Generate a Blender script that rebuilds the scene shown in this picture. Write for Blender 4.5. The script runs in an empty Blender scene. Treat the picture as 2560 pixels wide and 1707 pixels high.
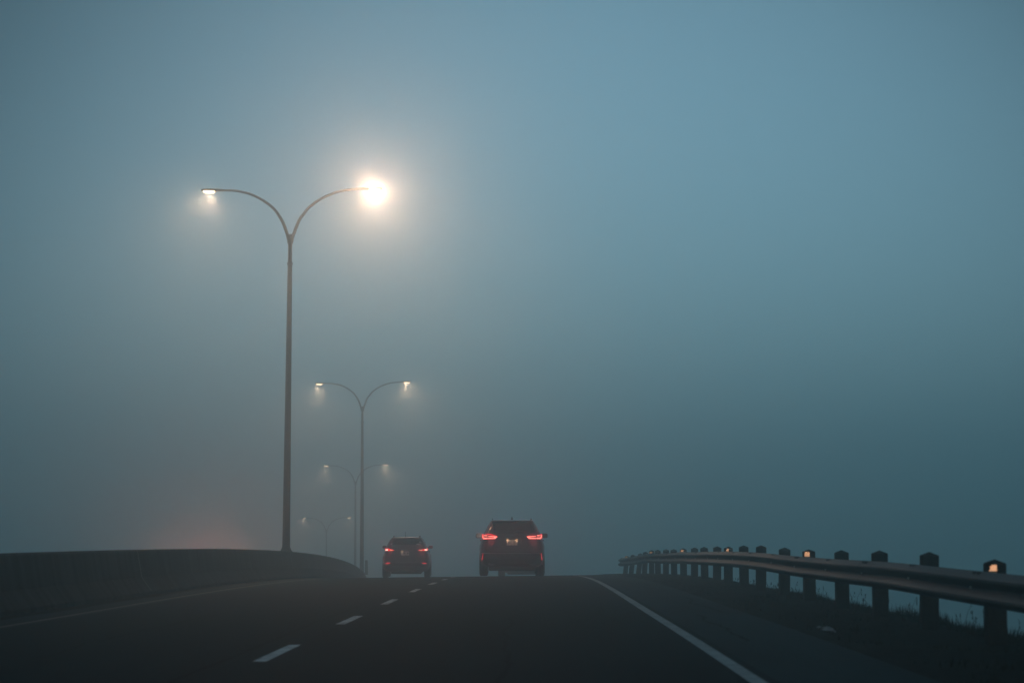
import bpy, bmesh, math, random
import numpy as np
from mathutils import Vector, Matrix
R = math.radians
sc = bpy.context.scene
COL = sc.collection

# ------------------------------------------------------------------ camera
CAM_H = 1.01
cd = bpy.data.cameras.new('camera'); cam = bpy.data.objects.new('camera', cd); COL.objects.link(cam)
cd.sensor_width = 36.0; cd.lens = 94.9; cd.clip_start = 0.1; cd.clip_end = 8000
cam.location = (0, 0, CAM_H); cam.rotation_euler = (R(90 + 3.92), 0, R(0.39))
cd.dof.use_dof = True; cd.dof.focus_distance = 85.0; cd.dof.aperture_fstop = 4.0
sc.camera = cam

# ------------------------------------------------------------------ sky, sun, exposure
SUN_EL, SUN_ROT = R(5), R(165)
w = bpy.data.worlds.new('World'); sc.world = w; w.use_nodes = True
nt = w.node_tree; nt.nodes.clear()
sky = nt.nodes.new('ShaderNodeTexSky'); sky.sky_type = 'NISHITA'; sky.sun_disc = False
sky.sun_elevation = SUN_EL; sky.sun_rotation = SUN_ROT; sky.air_density = 1.0; sky.dust_density = 0.3; sky.ozone_density = 3.0
mul = nt.nodes.new('ShaderNodeMix'); mul.data_type = 'RGBA'; mul.blend_type = 'MULTIPLY'; mul.inputs[0].default_value = 1.0
mul.inputs[7].default_value = (0.92, 0.98, 0.94, 1)
flat = nt.nodes.new('ShaderNodeMix'); flat.data_type = 'RGBA'; flat.inputs[0].default_value = 0.82; flat.inputs[7].default_value = (0.95, 1.80, 2.38, 1)   # grey blue overcast veil
bg = nt.nodes.new('ShaderNodeBackground'); bg.inputs[1].default_value = 0.15
wo = nt.nodes.new('ShaderNodeOutputWorld')
# added bright patch of sky ahead, so the view darkens towards its corners
tcw = nt.nodes.new('ShaderNodeTexCoord'); vm = nt.nodes.new('ShaderNodeVectorMath'); vm.operation = 'DOT_PRODUCT'
PATCH_AZ, PATCH_EL = R(1.0), R(0.5)
vm.inputs[1].default_value = (math.sin(PATCH_AZ) * math.cos(PATCH_EL), math.cos(PATCH_AZ) * math.cos(PATCH_EL), math.sin(PATCH_EL))
mrw = nt.nodes.new('ShaderNodeMapRange'); mrw.interpolation_type = 'SMOOTHSTEP'
mrw.inputs[1].default_value = math.cos(R(17.5)); mrw.inputs[2].default_value = 1.0; mrw.inputs[3].default_value = 0.34; mrw.inputs[4].default_value = 1.72
mulw = nt.nodes.new('ShaderNodeMath'); mulw.operation = 'MULTIPLY'; mulw.inputs[1].default_value = 0.15
nt.links.new(tcw.outputs['Generated'], vm.inputs[0]); nt.links.new(vm.outputs['Value'], mrw.inputs[0]); nt.links.new(mrw.outputs[0], mulw.inputs[0]); nt.links.new(mulw.outputs[0], bg.inputs[1])
nt.links.new(sky.outputs[0], mul.inputs[6]); nt.links.new(mul.outputs[2], flat.inputs[6]); nt.links.new(flat.outputs[2], bg.inputs[0]); nt.links.new(bg.outputs[0], wo.inputs[0])
sl = bpy.data.lights.new('sun', 'SUN'); sl.energy = 0.02; sl.angle = R(30); sl.color = (1.0, 0.9, 0.8)
so = bpy.data.objects.new('sun', sl); COL.objects.link(so)
sdir = Vector((math.sin(SUN_ROT) * math.cos(SUN_EL), math.cos(SUN_ROT) * math.cos(SUN_EL), math.sin(SUN_EL)))
so.rotation_euler = sdir.to_track_quat('Z', 'Y').to_euler(); so.location = sdir * 400 + Vector((0, 0, 40))
vs = sc.view_settings
vs.view_transform = 'Standard'; vs.look = 'None'; vs.gamma = 1.0; vs.exposure = 0.06; vs.use_curve_mapping = False
cy = sc.cycles
cy.use_denoising = True; cy.max_bounces = 12; cy.diffuse_bounces = 2; cy.glossy_bounces = 3
cy.transmission_bounces = 3; cy.volume_bounces = 6; cy.sample_clamp_indirect = 4.0
try:
    cy.denoiser = 'OPENIMAGEDENOISE'; cy.denoising_input_passes = 'RGB_ALBEDO_NORMAL'; cy.denoising_prefilter = 'ACCURATE'
except Exception:
    pass

FOG_DENSITY = 0.0066
FOG_COLOR = (0.875, 0.996, 0.999, 1)
FOG_G = 0.90

# ------------------------------------------------------------------ road alignment
KD = np.array([-60, 0, 22.7, 34, 49, 61, 76, 99, 154, 227, 300, 380, 480, 600, 3000], float)
KZ = np.array([1.01, 1.01, 1.03, 1.075, 1.14, 1.225, 1.40, 1.81, 3.40, 6.45, 10.6, 14.8, 18.0, 19.0, 19.0], float)
def _spline(x, y):
    n = len(x); h = np.diff(x); s = np.diff(y) / h
    A = np.zeros((n, n)); b = np.zeros(n); A[0, 0] = A[-1, -1] = 1
    for i in range(1, n - 1):
        A[i, i - 1] = h[i - 1]; A[i, i] = 2 * (h[i - 1] + h[i]); A[i, i + 1] = h[i]; b[i] = 6 * (s[i] - s[i - 1])
    return np.linalg.solve(A, b)
KM = _spline(KD[:-1], KZ[:-1])
def drop(d):
    if d >= KD[-2]: return 19.0
    i = int(min(max(np.searchsorted(KD, d) - 1, 0), len(KD) - 3)); h = KD[i + 1] - KD[i]
    a = (KD[i + 1] - d) / h; b = (d - KD[i]) / h
    return a * KZ[i] + b * KZ[i + 1] + ((a ** 3 - a) * KM[i] + (b ** 3 - b) * KM[i + 1]) * h * h / 6
def shift(d): return 0.0 if d < 58 else -2.64e-4 * (d - 58) ** 2
def heading(d): return 0.0 if d < 58 else 2 * 2.64e-4 * (d - 58)
SUPER = 0.012
def P(X, d, h=0.0): return Vector((X + shift(d), d, CAM_H - drop(d) + SUPER * max(-16, min(X, 5)) + h))
DS = [x for x in np.arange(-30, 130, 2.0)] + [x for x in np.arange(130, 641, 6.0)]

# ------------------------------------------------------------------ helpers
def tag(o, label=None, cat=None, group=None, kind=None):
    if label: o['label'] = label
    if cat: o['category'] = cat
    if group: o['group'] = group
    if kind: o['kind'] = kind
    return o
def mesh_obj(name, bm, m, parent=None, smooth=None):
    bmesh.ops.recalc_face_normals(bm, faces=bm.faces)
    me = bpy.data.meshes.new(name); bm.to_mesh(me); bm.free()
    if m is not None: me.materials.append(m)
    if smooth is not None:
        me.polygons.foreach_set('use_smooth', [True] * len(me.polygons))
        try: me.set_sharp_from_angle(angle=R(smooth))
        except Exception: pass
    o = bpy.data.objects.new(name, me); COL.objects.link(o)
    if parent: o.parent = parent
    return o
def empty(name, loc, rz=0.0):
    o = bpy.data.objects.new(name, None); COL.objects.link(o); o.location = loc; o.rotation_euler = (0, 0, rz)
    o.empty_display_size = 0.3
    return o
def copy_tree(o, parent=None):
    c = o.copy(); COL.objects.link(c)
    if parent: c.parent = parent
    for ch in list(o.children): copy_tree(ch, c)
    return c
def box(bm, c, s, bevel=0.0, rot=None):
    r = bmesh.ops.create_cube(bm, size=1.0)
    vs_ = r['verts']
    bmesh.ops.scale(bm, vec=s, verts=vs_)
    if bevel > 0:
        es = list({e for v in vs_ for e in v.link_edges})
        rr = bmesh.ops.bevel(bm, geom=es, offset=bevel, segments=2, affect='EDGES', profile=0.5)
        vs_ = list({v for f in rr['faces'] for v in f.verts} | {v for v in vs_ if v.is_valid})
    if rot is not None: bmesh.ops.rotate(bm, cent=(0, 0, 0), matrix=rot, verts=vs_)
    bmesh.ops.translate(bm, vec=c, verts=vs_)
    return vs_
def tube(bm, pts, rad, n=12, cap=True):
    pts = [Vector(p) for p in pts]
    rads = rad if isinstance(rad, (list, tuple)) else [rad] * len(pts)
    rings = []; up = None
    for i, p in enumerate(pts):
        t = (pts[min(i + 1, len(pts) - 1)] - pts[max(i - 1, 0)]).normalized()
        if up is None: up = t.orthogonal().normalized()
        a = (up - t * up.dot(t)).normalized(); b = t.cross(a); up = a
        rings.append([bm.verts.new(p + (a * math.cos(2 * math.pi * k / n) + b * math.sin(2 * math.pi * k / n)) * rads[i]) for k in range(n)])
    for i in range(len(rings) - 1):
        for k in range(n):
            bm.faces.new((rings[i][k], rings[i][(k + 1) % n], rings[i + 1][(k + 1) % n], rings[i + 1][k]))
    if cap: bm.faces.new(rings[0][::-1]); bm.faces.new(rings[-1])
def lathe(bm, prof, n=24, axis='Z', c=(0, 0, 0)):
    rings = []
    for r, z in prof:
        ring = []
        for k in range(n):
            a = 2 * math.pi * k / n
            p = Vector((r * math.cos(a), r * math.sin(a), z))
            if axis == 'X': p = Vector((z, r * math.cos(a), r * math.sin(a)))
            ring.append(bm.verts.new(p + Vector(c)))
        rings.append(ring)
    for i in range(len(rings) - 1):
        for k in range(n):
            bm.faces.new((rings[i][k], rings[i][(k + 1) % n], rings[i + 1][(k + 1) % n], rings[i + 1][k]))
    bm.faces.new(rings[0][::-1]); bm.faces.new(rings[-1])
def strip(name, prof, m, d_list=DS, smooth=None, close=False, parent=None, hfun=None):
    """sweep a cross-section [(X, h)] along the road"""
    bm = bmesh.new(); rows = []
    for d in d_list:
        rows.append([bm.verts.new(P(X, d, h + (hfun(X, d) if hfun else 0))) for X, h in prof])
    n = len(prof)
    for i in range(len(rows) - 1):
        for k in range(n if close else n - 1):
            bm.faces.new((rows[i][k], rows[i][(k + 1) % n], rows[i + 1][(k + 1) % n], rows[i + 1][k]))
    if close: bm.faces.new(rows[0]); bm.faces.new(rows[-1][::-1])
    return mesh_obj(name, bm, m, parent, smooth)

# ------------------------------------------------------------------ materials
def mat(name, base, rough=0.5, metal=0.0, emis=None, estr=0.0, coat=0.0, spec=0.5):
    m = bpy.data.materials.new(name); m.use_nodes = True
    b = m.node_tree.nodes['Principled BSDF']
    b.inputs['Base Color'].default_value = (*base, 1); b.inputs['Roughness'].default_value = rough
    b.inputs['Metallic'].default_value = metal; b.inputs['Coat Weight'].default_value = coat
    b.inputs['Specular IOR Level'].default_value = spec
    if emis:
        b.inputs['Emission Color'].default_value = (*emis, 1); b.inputs['Emission Strength'].default_value = estr
    return m
def noisy(name, c1, c2, scale, rough=(0.5, 0.7), bump=0.0, stretch=(1, 1, 1), detail=6, bscale=None, metal=0.0, c3=None, c3scale=0.3, spec=0.5):
    m = mat(name, c1, rough[0], metal, spec=spec); t = m.node_tree; b = t.nodes['Principled BSDF']
    tc = t.nodes.new('ShaderNodeTexCoord'); mp = t.nodes.new('ShaderNodeMapping'); mp.inputs['Scale'].default_value = stretch
    t.links.new(tc.outputs['Object'], mp.inputs['Vector'])
    nz = t.nodes.new('ShaderNodeTexNoise'); nz.inputs['Scale'].default_value = scale; nz.inputs['Detail'].default_value = detail
    nz.inputs['Roughness'].default_value = 0.65
    t.links.new(mp.outputs[0], nz.inputs['Vector'])
    rp = t.nodes.new('ShaderNodeValToRGB'); rp.color_ramp.elements[0].position = 0.32; rp.color_ramp.elements[1].position = 0.68
    rp.color_ramp.elements[0].color = (*c1, 1); rp.color_ramp.elements[1].color = (*c2, 1)
    t.links.new(nz.outputs['Fac'], rp.inputs[0]); col = rp.outputs[0]
    if c3:
        n3 = t.nodes.new('ShaderNodeTexNoise'); n3.inputs['Scale'].default_value = c3scale; n3.inputs['Detail'].default_value = 5
        t.links.new(mp.outputs[0], n3.inputs['Vector'])
        r3 = t.nodes.new('ShaderNodeValToRGB'); r3.color_ramp.elements[0].position = 0.45; r3.color_ramp.elements[1].position = 0.7
        t.links.new(n3.outputs['Fac'], r3.inputs[0])
        mx = t.nodes.new('ShaderNodeMix'); mx.data_type = 'RGBA'
        t.links.new(r3.outputs[0], mx.inputs[0]); t.links.new(col, mx.inputs[6]); mx.inputs[7].default_value = (*c3, 1)
        col = mx.outputs[2]
    t.links.new(col, b.inputs['Base Color'])
    mr = t.nodes.new('ShaderNodeMapRange'); mr.inputs[3].default_value = rough[0]; mr.inputs[4].default_value = rough[1]
    t.links.new(nz.outputs['Fac'], mr.inputs[0]); t.links.new(mr.outputs[0], b.inputs['Roughness'])
    if bump:
        nb = t.nodes.new('ShaderNodeTexNoise'); nb.inputs['Scale'].default_value = bscale or scale * 4; nb.inputs['Detail'].default_value = 4
        t.links.new(tc.outputs['Object'], nb.inputs['Vector'])
        bp = t.nodes.new('ShaderNodeBump'); bp.inputs['Strength'].default_value = bump; bp.inputs['Distance'].default_value = 0.02
        t.links.new(nb.outputs['Fac'], bp.inputs['Height']); t.links.new(bp.outputs[0], b.inputs['Normal'])
    return m
def glow(name, col, s, sampled=False):
    m = bpy.data.materials.new(name); m.use_nodes = True; t = m.node_tree; t.nodes.clear()
    e = t.nodes.new('ShaderNodeEmission'); e.inputs[0].default_value = (*col, 1); e.inputs[1].default_value = s
    o = t.nodes.new('ShaderNodeOutputMaterial'); t.links.new(e.outputs[0], o.inputs[0])
    if not sampled: m.cycles.emission_sampling = 'NONE'
    return m
M = {}
M['asphalt'] = noisy('asphalt', (0.010, 0.014, 0.016), (0.020, 0.025, 0.027), 3.0, (0.6, 0.75), 0.35, (1, 0.06, 1), bscale=60, c3=(0.022, 0.023, 0.024), c3scale=0.7, spec=0.008)
M['shoulder'] = noisy('shoulder_asphalt', (0.030, 0.042, 0.046), (0.046, 0.060, 0.064), 2.5, (0.6, 0.75), 0.35, (1, 0.12, 1), bscale=60, c3=(0.03, 0.03, 0.032), c3scale=1.1, spec=0.008)
M['paint_white'] = noisy('road_paint_white', (0.62, 0.62, 0.6), (0.80, 0.80, 0.77), 9.0, (0.6, 0.75), 0.2, bscale=50, c3=(0.14, 0.14, 0.14), c3scale=7.0)
M['paint_line'] = noisy('edge_line_paint', (0.34, 0.34, 0.33), (0.48, 0.48, 0.46), 7.0, (0.6, 0.75), 0.2, bscale=50, c3=(0.20, 0.20, 0.20), c3scale=5.0)
M['paint_yellow'] = noisy('road_paint_yellow', (0.04, 0.038, 0.024), (0.085, 0.075, 0.042), 5.0, (0.6, 0.75), 0.2, bscale=50)
M['foot_band'] = noisy('foot_band_surface', (0.012, 0.012, 0.011), (0.022, 0.021, 0.019), 5.0, (0.85, 0.95), 0.6, bscale=30, spec=0.02)
M['verge'] = noisy('gravel_verge', (0.012, 0.012, 0.010), (0.030, 0.029, 0.025), 7.0, (0.85, 0.95), 1.0, bscale=22, spec=0.02)
M['ground'] = noisy('ground', (0.05, 0.058, 0.042), (0.10, 0.10, 0.075), 0.2, (0.9, 0.95))
M['grass'] = noisy('grass_blades', (0.010, 0.013, 0.007), (0.028, 0.028, 0.014), 2.0, (0.7, 0.85), spec=0.2)
M['steel'] = noisy('galvanised_steel', (0.018, 0.038, 0.044), (0.034, 0.060, 0.067), 1.3, (0.5, 0.7), 0.05, (1, 0.2, 3), metal=0.4)
M['pole'] = noisy('pole_steel', (0.040, 0.056, 0.063), (0.062, 0.082, 0.090), 3.0, (0.6, 0.75), 0.0, (1, 1, 0.2), metal=0.2)
M['wood'] = noisy('weathered_timber', (0.020, 0.018, 0.014), (0.042, 0.038, 0.030), 14.0, (0.8, 0.95), 0.4, (1, 1, 0.12), bscale=40, spec=0.2)
M['bolt'] = mat('bolt_zinc', (0.6, 0.6, 0.58), 0.3, 0.9)
M['dark_plastic'] = mat('dark_plastic', (0.012, 0.013, 0.014), 0.55)
M['tyre'] = noisy('tyre_rubber', (0.006, 0.006, 0.006), (0.011, 0.011, 0.011), 20, (0.8, 0.9), spec=0.3)
M['rim'] = mat('wheel_alloy', (0.25, 0.25, 0.26), 0.35, 0.9)
M['glass'] = mat('tinted_glass', (0.006, 0.008, 0.009), 0.06, 0.0, spec=0.6)
M['dark_chrome'] = mat('dark_chrome', (0.10, 0.10, 0.11), 0.45, 0.8)
M['chrome'] = mat('chrome', (0.5, 0.5, 0.52), 0.25, 1.0)
M['plate'] = noisy('plate_face', (0.50, 0.44, 0.38), (0.62, 0.55, 0.48), 18.0, (0.4, 0.55))
M['plate_ink'] = mat('plate_ink', (0.018, 0.012, 0.012), 0.6)
M['lens_red'] = mat('lamp_lens_red', (0.25, 0.008, 0.008), 0.15, 0, (1.0, 0.02, 0.03), 1.25, coat=0.5)
M['bar_hot'] = glow('lamp_bar_hot', (1.0, 0.17, 0.13), 3.2)
M['bar_red'] = glow('lamp_bar_red', (1.0, 0.03, 0.03), 1.6)
M['bulb_hot'] = glow('lamp_bulb_hot', (1.0, 0.50, 0.38), 2.6)
M['bulb_amber'] = glow('lamp_bulb_amber', (1.0, 0.50, 0.22), 1.2)
M['reflex_red_glow'] = glow('reflex_red_glow', (1.0, 0.03, 0.04), 0.95)  # bumper reflectors set to glow, standing in for returned headlamp light
M['head_hot'] = glow('headlamp_hot', (1.0, 0.78, 0.55), 12.0)
M['led'] = glow('street_lamp_led', (1.0, 0.74, 0.47), 4.5)
M['pale_patch'] = mat('pale_patch_surface', (0.45, 0.45, 0.45), 0.6)
M['litter'] = noisy('pale_plastic', (0.05, 0.06, 0.062), (0.22, 0.25, 0.26), 9, (0.5, 0.6))
M['marker'] = noisy('marker_plastic', (0.10, 0.11, 0.11), (0.14, 0.15, 0.15), 4, (0.6, 0.7))
def paint(name, c):
    return mat(name, c, 0.32, 0.25, coat=0.6)
# concrete with vertical run-off stains
def concrete():
    m = noisy('barrier_concrete', (0.026, 0.034, 0.036), (0.048, 0.058, 0.060), 1.6, (0.8, 0.92), 0.3, (1, 0.5, 1), bscale=18, c3=(0.032, 0.033, 0.033), c3scale=0.9, spec=0.03)
    t = m.node_tree; b = t.nodes['Principled BSDF']; src = b.inputs['Base Color'].links[0].from_socket
    tc = t.nodes.new('ShaderNodeTexCoord'); mp = t.nodes.new('ShaderNodeMapping'); mp.inputs['Scale'].default_value = (0.3, 2.2, 0.25)
    nz = t.nodes.new('ShaderNodeTexNoise'); nz.inputs['Scale'].default_value = 1.0; nz.inputs['Detail'].default_value = 5
    t.links.new(tc.outputs['Object'], mp.inputs[0]); t.links.new(mp.outputs[0], nz.inputs['Vector'])
    mr = t.nodes.new('ShaderNodeMapRange'); mr.inputs[1].default_value = 0.35; mr.inputs[2].default_value = 0.7; mr.inputs[3].default_value = 0.45; mr.inputs[4].default_value = 1.35
    t.links.new(nz.outputs['Fac'], mr.inputs[0])
    mx = t.nodes.new('ShaderNodeMix'); mx.data_type = 'RGBA'; mx.blend_type = 'MULTIPLY'; mx.inputs[0].default_value = 1
    t.links.new(src, mx.inputs[6]); t.links.new(mr.outputs[0], mx.inputs[7]); t.links.new(mx.outputs[2], b.inputs['Base Color'])
    return m
M['concrete'] = concrete()
M['joint'] = mat('joint_mortar', (0.10, 0.105, 0.105), 0.85)

# ------------------------------------------------------------------ setting
L_BASE = -6.72
road = strip('road', [(L_BASE - 9.6, -0.0), (L_BASE - 0.9, 0), (-5.95, 0), (-2.13, 0), (1.48, 0), (1.60, 0)], M['asphalt']); tag(road, kind='structure')
tag(strip('shoulder', [(1.60, 0.0), (2.20, 0.0), (2.62, -0.004)], M['shoulder']), kind='structure')
tag(strip('left_shoulder', [(-6.50, 0.004), (-5.80, 0.004)], M['shoulder']), kind='structure')
rng = random.Random(4)
def vh(X, d):
    return 0.0 if X < 2.7 else 0.018 * math.sin(d * 1.7 + X * 3) + 0.012 * math.sin(d * 4.1 + X * 7.0)
DV = list(np.arange(-10, 110, 0.4)) + list(np.arange(110, 641, 6.0))
verge = strip('verge', [(2.60, -0.05), (2.62, -0.012), (2.8, 0.0), (3.0, 0.008), (3.25, 0.012), (3.5, 0.0), (3.75, 0.004), (4.0, 0.0), (4.2, -0.01), (4.4, -0.06), (4.9, -0.28), (6.0, -0.9), (60, -26)], M['verge'], DV, smooth=60, hfun=vh)
tag(verge, kind='structure')
tag(strip('embankment', [(L_BASE - 9.6, -0.02), (L_BASE - 11, -0.5), (L_BASE - 60, -26)], M['verge'], smooth=60), kind='structure')
bm = bmesh.new()
for x0, x1, y0, y1 in ((-2000, 2000, -400, 3200),):
    n = 24
    g = [[bm.verts.new((x0 + (x1 - x0) * i / n, y0 + (y1 - y0) * j / n, -23.5 + 0.6 * math.sin(i * 2.1 + j))) for j in range(n + 1)] for i in range(n + 1)]
    for i in range(n):
        for j in range(n): bm.faces.new((g[i][j], g[i + 1][j], g[i + 1][j + 1], g[i][j + 1]))
tag(mesh_obj('ground', bm, M['ground'], smooth=60), kind='structure')
# narrow darker band with a wavy edge along the barrier foot
def foot_band_edge(X, d): return 0
bm = bmesh.new(); pr = None
for d in np.arange(-10, 160, 0.5):
    e = -6.50 + 0.05 * math.sin(d * 0.7) + 0.03 * math.sin(d * 2.3)
    row = [bm.verts.new(P(-6.70, d, 0.016)), bm.verts.new(P(e - 0.08, d, 0.014)), bm.verts.new(P(e + 0.02, d, 0.008))]
    if pr:
        for k in range(2): bm.faces.new((pr[k], pr[k + 1], row[k + 1], row[k]))
    pr = row
tag(mesh_obj('foot_band', bm, M['foot_band'], smooth=60), kind='structure')

# painted markings (4 mm above the asphalt)
tag(strip('edge_line', [(1.41, 0.004), (1.52, 0.004)], M['paint_line']), kind='structure')
tag(strip('yellow_line', [(-6.01, 0.008), (-5.90, 0.008)], M['paint_yellow']), kind='structure')
bm = bmesh.new()
for i in range(-2, 40):
    d0 = 21.15 + 9.0 * i; ds = np.linspace(d0, d0 + 3.2, 4)
    rows = [[bm.verts.new(P(x, d, 0.004)) for x in (-2.17, -2.06)] for d in ds]
    for k in range(3): bm.faces.new((rows[k][0], rows[k][1], rows[k + 1][1], rows[k + 1][0]))
tag(mesh_obj('lane_markings', bm, M['paint_white']), kind='structure')

# sealed cracks wandering along the shoulder and the lane seam
bm = bmesh.new(); rg = random.Random(21)
for X0, d0, n_, amp in ((1.95, 24.0, 26, .05), (2.30, 33.0, 30, .07), (-0.2, 17.0, 46, .04), (-2.42, 16.0, 90, .015), (-4.1, 22.0, 40, .06), (0.9, 30.0, 24, .08)):
    pr = None; X = X0
    for i in range(n_):
        X += rg.uniform(-amp, amp) * .8; X = X0 + (X - X0) * .9; ww = rg.uniform(.012, .028)
        row = [bm.verts.new(P(X - ww, d0 + i * .33, .0055)), bm.verts.new(P(X + ww, d0 + i * .33, .0055))]
        if pr: bm.faces.new((pr[0], pr[1], row[1], row[0]))
        pr = row
tag(mesh_obj('road_crack', bm, mat('crack_sealant', (0.004, 0.004, 0.005), 0.7, spec=0.01)), kind='structure')

# ------------------------------------------------------------------ concrete median barrier
bw = L_BASE
prof = [(bw, -0.15), (bw, 0.075), (bw - 0.175, 0.325), (bw - 0.255, 0.785), (bw - 0.28, 0.81), (bw - 0.60, 0.81), (bw - 0.625, 0.785), (bw - 0.705, 0.325), (bw - 0.88, 0.075), (bw - 0.88, -0.15)]
barrier = strip('concrete_barrier', prof, M['concrete'], [x for x in np.arange(-20, 200, 1.5)] + list(np.arange(200, 420, 6.0)), close=True)
tag(barrier, 'long grey concrete median barrier curving away along the left edge of the road', 'barrier')
for d in (18, 48, 80.0, 110, 140):
    bm = bmesh.new()
    pts = [(bw + 0.004, 0.08), (bw - 0.171, 0.327), (bw - 0.251, 0.785), (bw - 0.278, 0.813)]
    a = [bm.verts.new(P(x, d - 0.05, h)) for x, h in pts]; b_ = [bm.verts.new(P(x, d + 0.05, h)) for x, h in pts]
    for k in range(3): bm.faces.new((a[k], a[k + 1], b_[k + 1], b_[k]))
    mesh_obj('joint', bm, M['joint'], barrier)

# ------------------------------------------------------------------ street lamps
LAMP_E = 1250.0
def make_lamp():
    root = empty('street_lamp', (0, 0, 0))
    bm = bmesh.new()
    lathe(bm, [(0.175, -0.01), (0.175, 0.02), (0.155, 0.05), (0.122, 0.125), (0.118, 0.14), (0.112, 0.5), (0.100, 3.0), (0.083, 6.0), (0.067, 8.62), (0.06, 8.64)], 24)
    pole = mesh_obj('pole', bm, M['pole'], root, 40)
    bm = bmesh.new(); lathe(bm, [(0.060, 8.58), (0.088, 8.59), (0.088, 8.66), (0.062, 8.68)], 20)
    mesh_obj('collar', bm, M['pole'], pole, 40)
    bm = bmesh.new()
    lathe(bm, [(0.19, 0.0), (0.19, 0.025)], 4)
    for k in range(4):
        a = math.pi / 4 + k * math.pi / 2
        lathe(bm, [(0.018, 0.02), (0.018, 0.07), (0.012, 0.08)], 8, c=(0.165 * math.cos(a) * 0.9, 0.165 * math.sin(a) * 0.9, 0))
    mesh_obj('base_plate', bm, M['pole'], pole)
    bm = bmesh.new(); lathe(bm, [(0.062, 8.66), (0.060, 9.2), (0.062, 9.45), (0.04, 9.52)], 18)
    mesh_obj('fork', bm, M['pole'], pole, 40)
    L = [(-0.035, .60), (-.075, .81), (-.205, 1.18), (-.35, 1.44), (-.545, 1.68), (-.88, 1.92), (-1.22, 2.08), (-1.55, 2.16), (-1.82, 2.19), (-2.10, 2.185)]
    Rr = [(.035, .60), (.077, .81), (.25, 1.28), (.40, 1.50), (.565, 1.70), (.90, 1.95), (1.30, 2.13), (1.64, 2.22), (1.98, 2.26), (2.16, 2.265)]
    for pts, s in ((L, -1), (Rr, 1)):
        # smooth the polyline
        q = [Vector((x, 0, 8.64 + z)) for x, z in pts]; out = []
        for i in range(len(q) - 1):
            p0, p1, p2, p3 = q[max(i - 1, 0)], q[i], q[i + 1], q[min(i + 2, len(q) - 1)]
            for k in range(5):
                t = k / 5
                out.append(0.5 * ((2 * p1) + (p2 - p0) * t + (2 * p0 - 5 * p1 + 4 * p2 - p3) * t * t + (3 * p1 - p0 - 3 * p2 + p3) * t ** 3))
        out.append(q[-1])
        bm = bmesh.new(); nn = len(out)
        tube(bm, out, [0.052 - 0.022 * i / (nn - 1) for i in range(nn)], 12)
        mesh_obj('arm', bm, M['pole'], root, 50)
        ex, ez = q[-1].x, q[-1].z
        up = 0.0 if s < 0 else 0.02
        bm = bmesh.new()
        # housing: tapered cobra head
        secs = [(0.0, 0.045, 0.04), (0.10, 0.06, 0.05), (0.20, 0.12, 0.055), (0.30, 0.15, 0.06), (0.56, 0.15, 0.055), (0.66, 0.10, 0.035)]
        rings = []
        for u, wy, hz in secs:
            c = Vector((ex + s * (u - 0.06), 0, ez + up * u))
            rings.append([bm.verts.new(c + Vector((0, wy * math.cos(a), hz * max(math.sin(a), -0.45)))) for a in [2 * math.pi * k / 16 for k in range(16)]])
        for i in range(len(rings) - 1):
            for k in range(16): bm.faces.new((rings[i][k], rings[i][(k + 1) % 16], rings[i + 1][(k + 1) % 16], rings[i + 1][k]))
        bm.faces.new(rings[0]); bm.faces.new(rings[-1][::-1])
        head = mesh_obj('lamp_head', bm, M['pole'], root, 40)
        lx = ex + s * 0.37
        bm = bmesh.new()
        secs = [(-0.17, 0.10), (-0.13, 0.125), (0.13, 0.125), (0.17, 0.10)]
        rings = []
        for zz, sc_ in ((-0.020, 1.0), (-0.055, 0.93), (-0.075, 0.8)):
            rings.append([bm.verts.new(Vector((lx + u * sc_, wy * sc_ * g, ez + zz))) for u, wy in secs for g in (1,)] + [bm.verts.new(Vector((lx + u * sc_, -wy * sc_, ez + zz))) for u, wy in secs[::-1]])
        for i in range(2):
            for k in range(8): bm.faces.new((rings[i][k], rings[i][(k + 1) % 8], rings[i + 1][(k + 1) % 8], rings[i + 1][k]))
        bm.faces.new(rings[-1]); bm.faces.new(rings[0][::-1])
        mesh_obj('lens', bm, M['led'], head)
        ld = bpy.data.lights.new('lamp_light', 'SPOT'); ld.energy = LAMP_E; ld.color = (1.0, 0.60, 0.37)
        ld.spot_size = R(124); ld.spot_blend = 1.0; ld.shadow_soft_size = 0.08
        lo = bpy.data.objects.new('lamp_light', ld); COL.objects.link(lo); lo.parent = head
        lo.location = (lx, 0, ez - 0.17); lo.rotation_euler = (R(-31), R(-12) * s, 0)
    return root
lamp = make_lamp()
LD = (80.8, 154.0, 227.0, 300.0)
LLAB = ('tall grey twin armed street lamp nearest on the barrier, its right lamp glaring',
        'second grey twin armed street lamp, fainter in fog, beside the small dark suv',
        'third street lamp, pale in thick fog, just above the barrier crest',
        'farthest street lamp, two faint low lights deep in the fog behind the nearest pole')
POLE_X = bw - 0.44
for i, d in enumerate(LD):
    o = lamp if i == 0 else copy_tree(lamp)
    o.location = P(POLE_X, d, 0.812); o.rotation_euler = (0, R(0.45) if i == 0 else 0, 0)
    tag(o, LLAB[i], 'street lamp', 'twin armed street lamps along the median barrier')
# extra spot at the nearest lamp's right head, aimed camera-ward to build its halo
hd = [c for c in lamp.children if c.name.startswith('lamp_head')][1]
ld = bpy.data.lights.new('lamp_light', 'SPOT'); ld.energy = 860.0; ld.color = (1.0, 0.58, 0.38); ld.shadow_soft_size = 0.12; ld.spot_size = R(90); ld.spot_blend = 1.0
lo = bpy.data.objects.new('lamp_light', ld); COL.objects.link(lo); lo.parent = hd; lo.location = (2.53, -0.22, 8.64 + 2.265 - 0.07); lo.rotation_euler = (R(-90), 0, 0)

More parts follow.
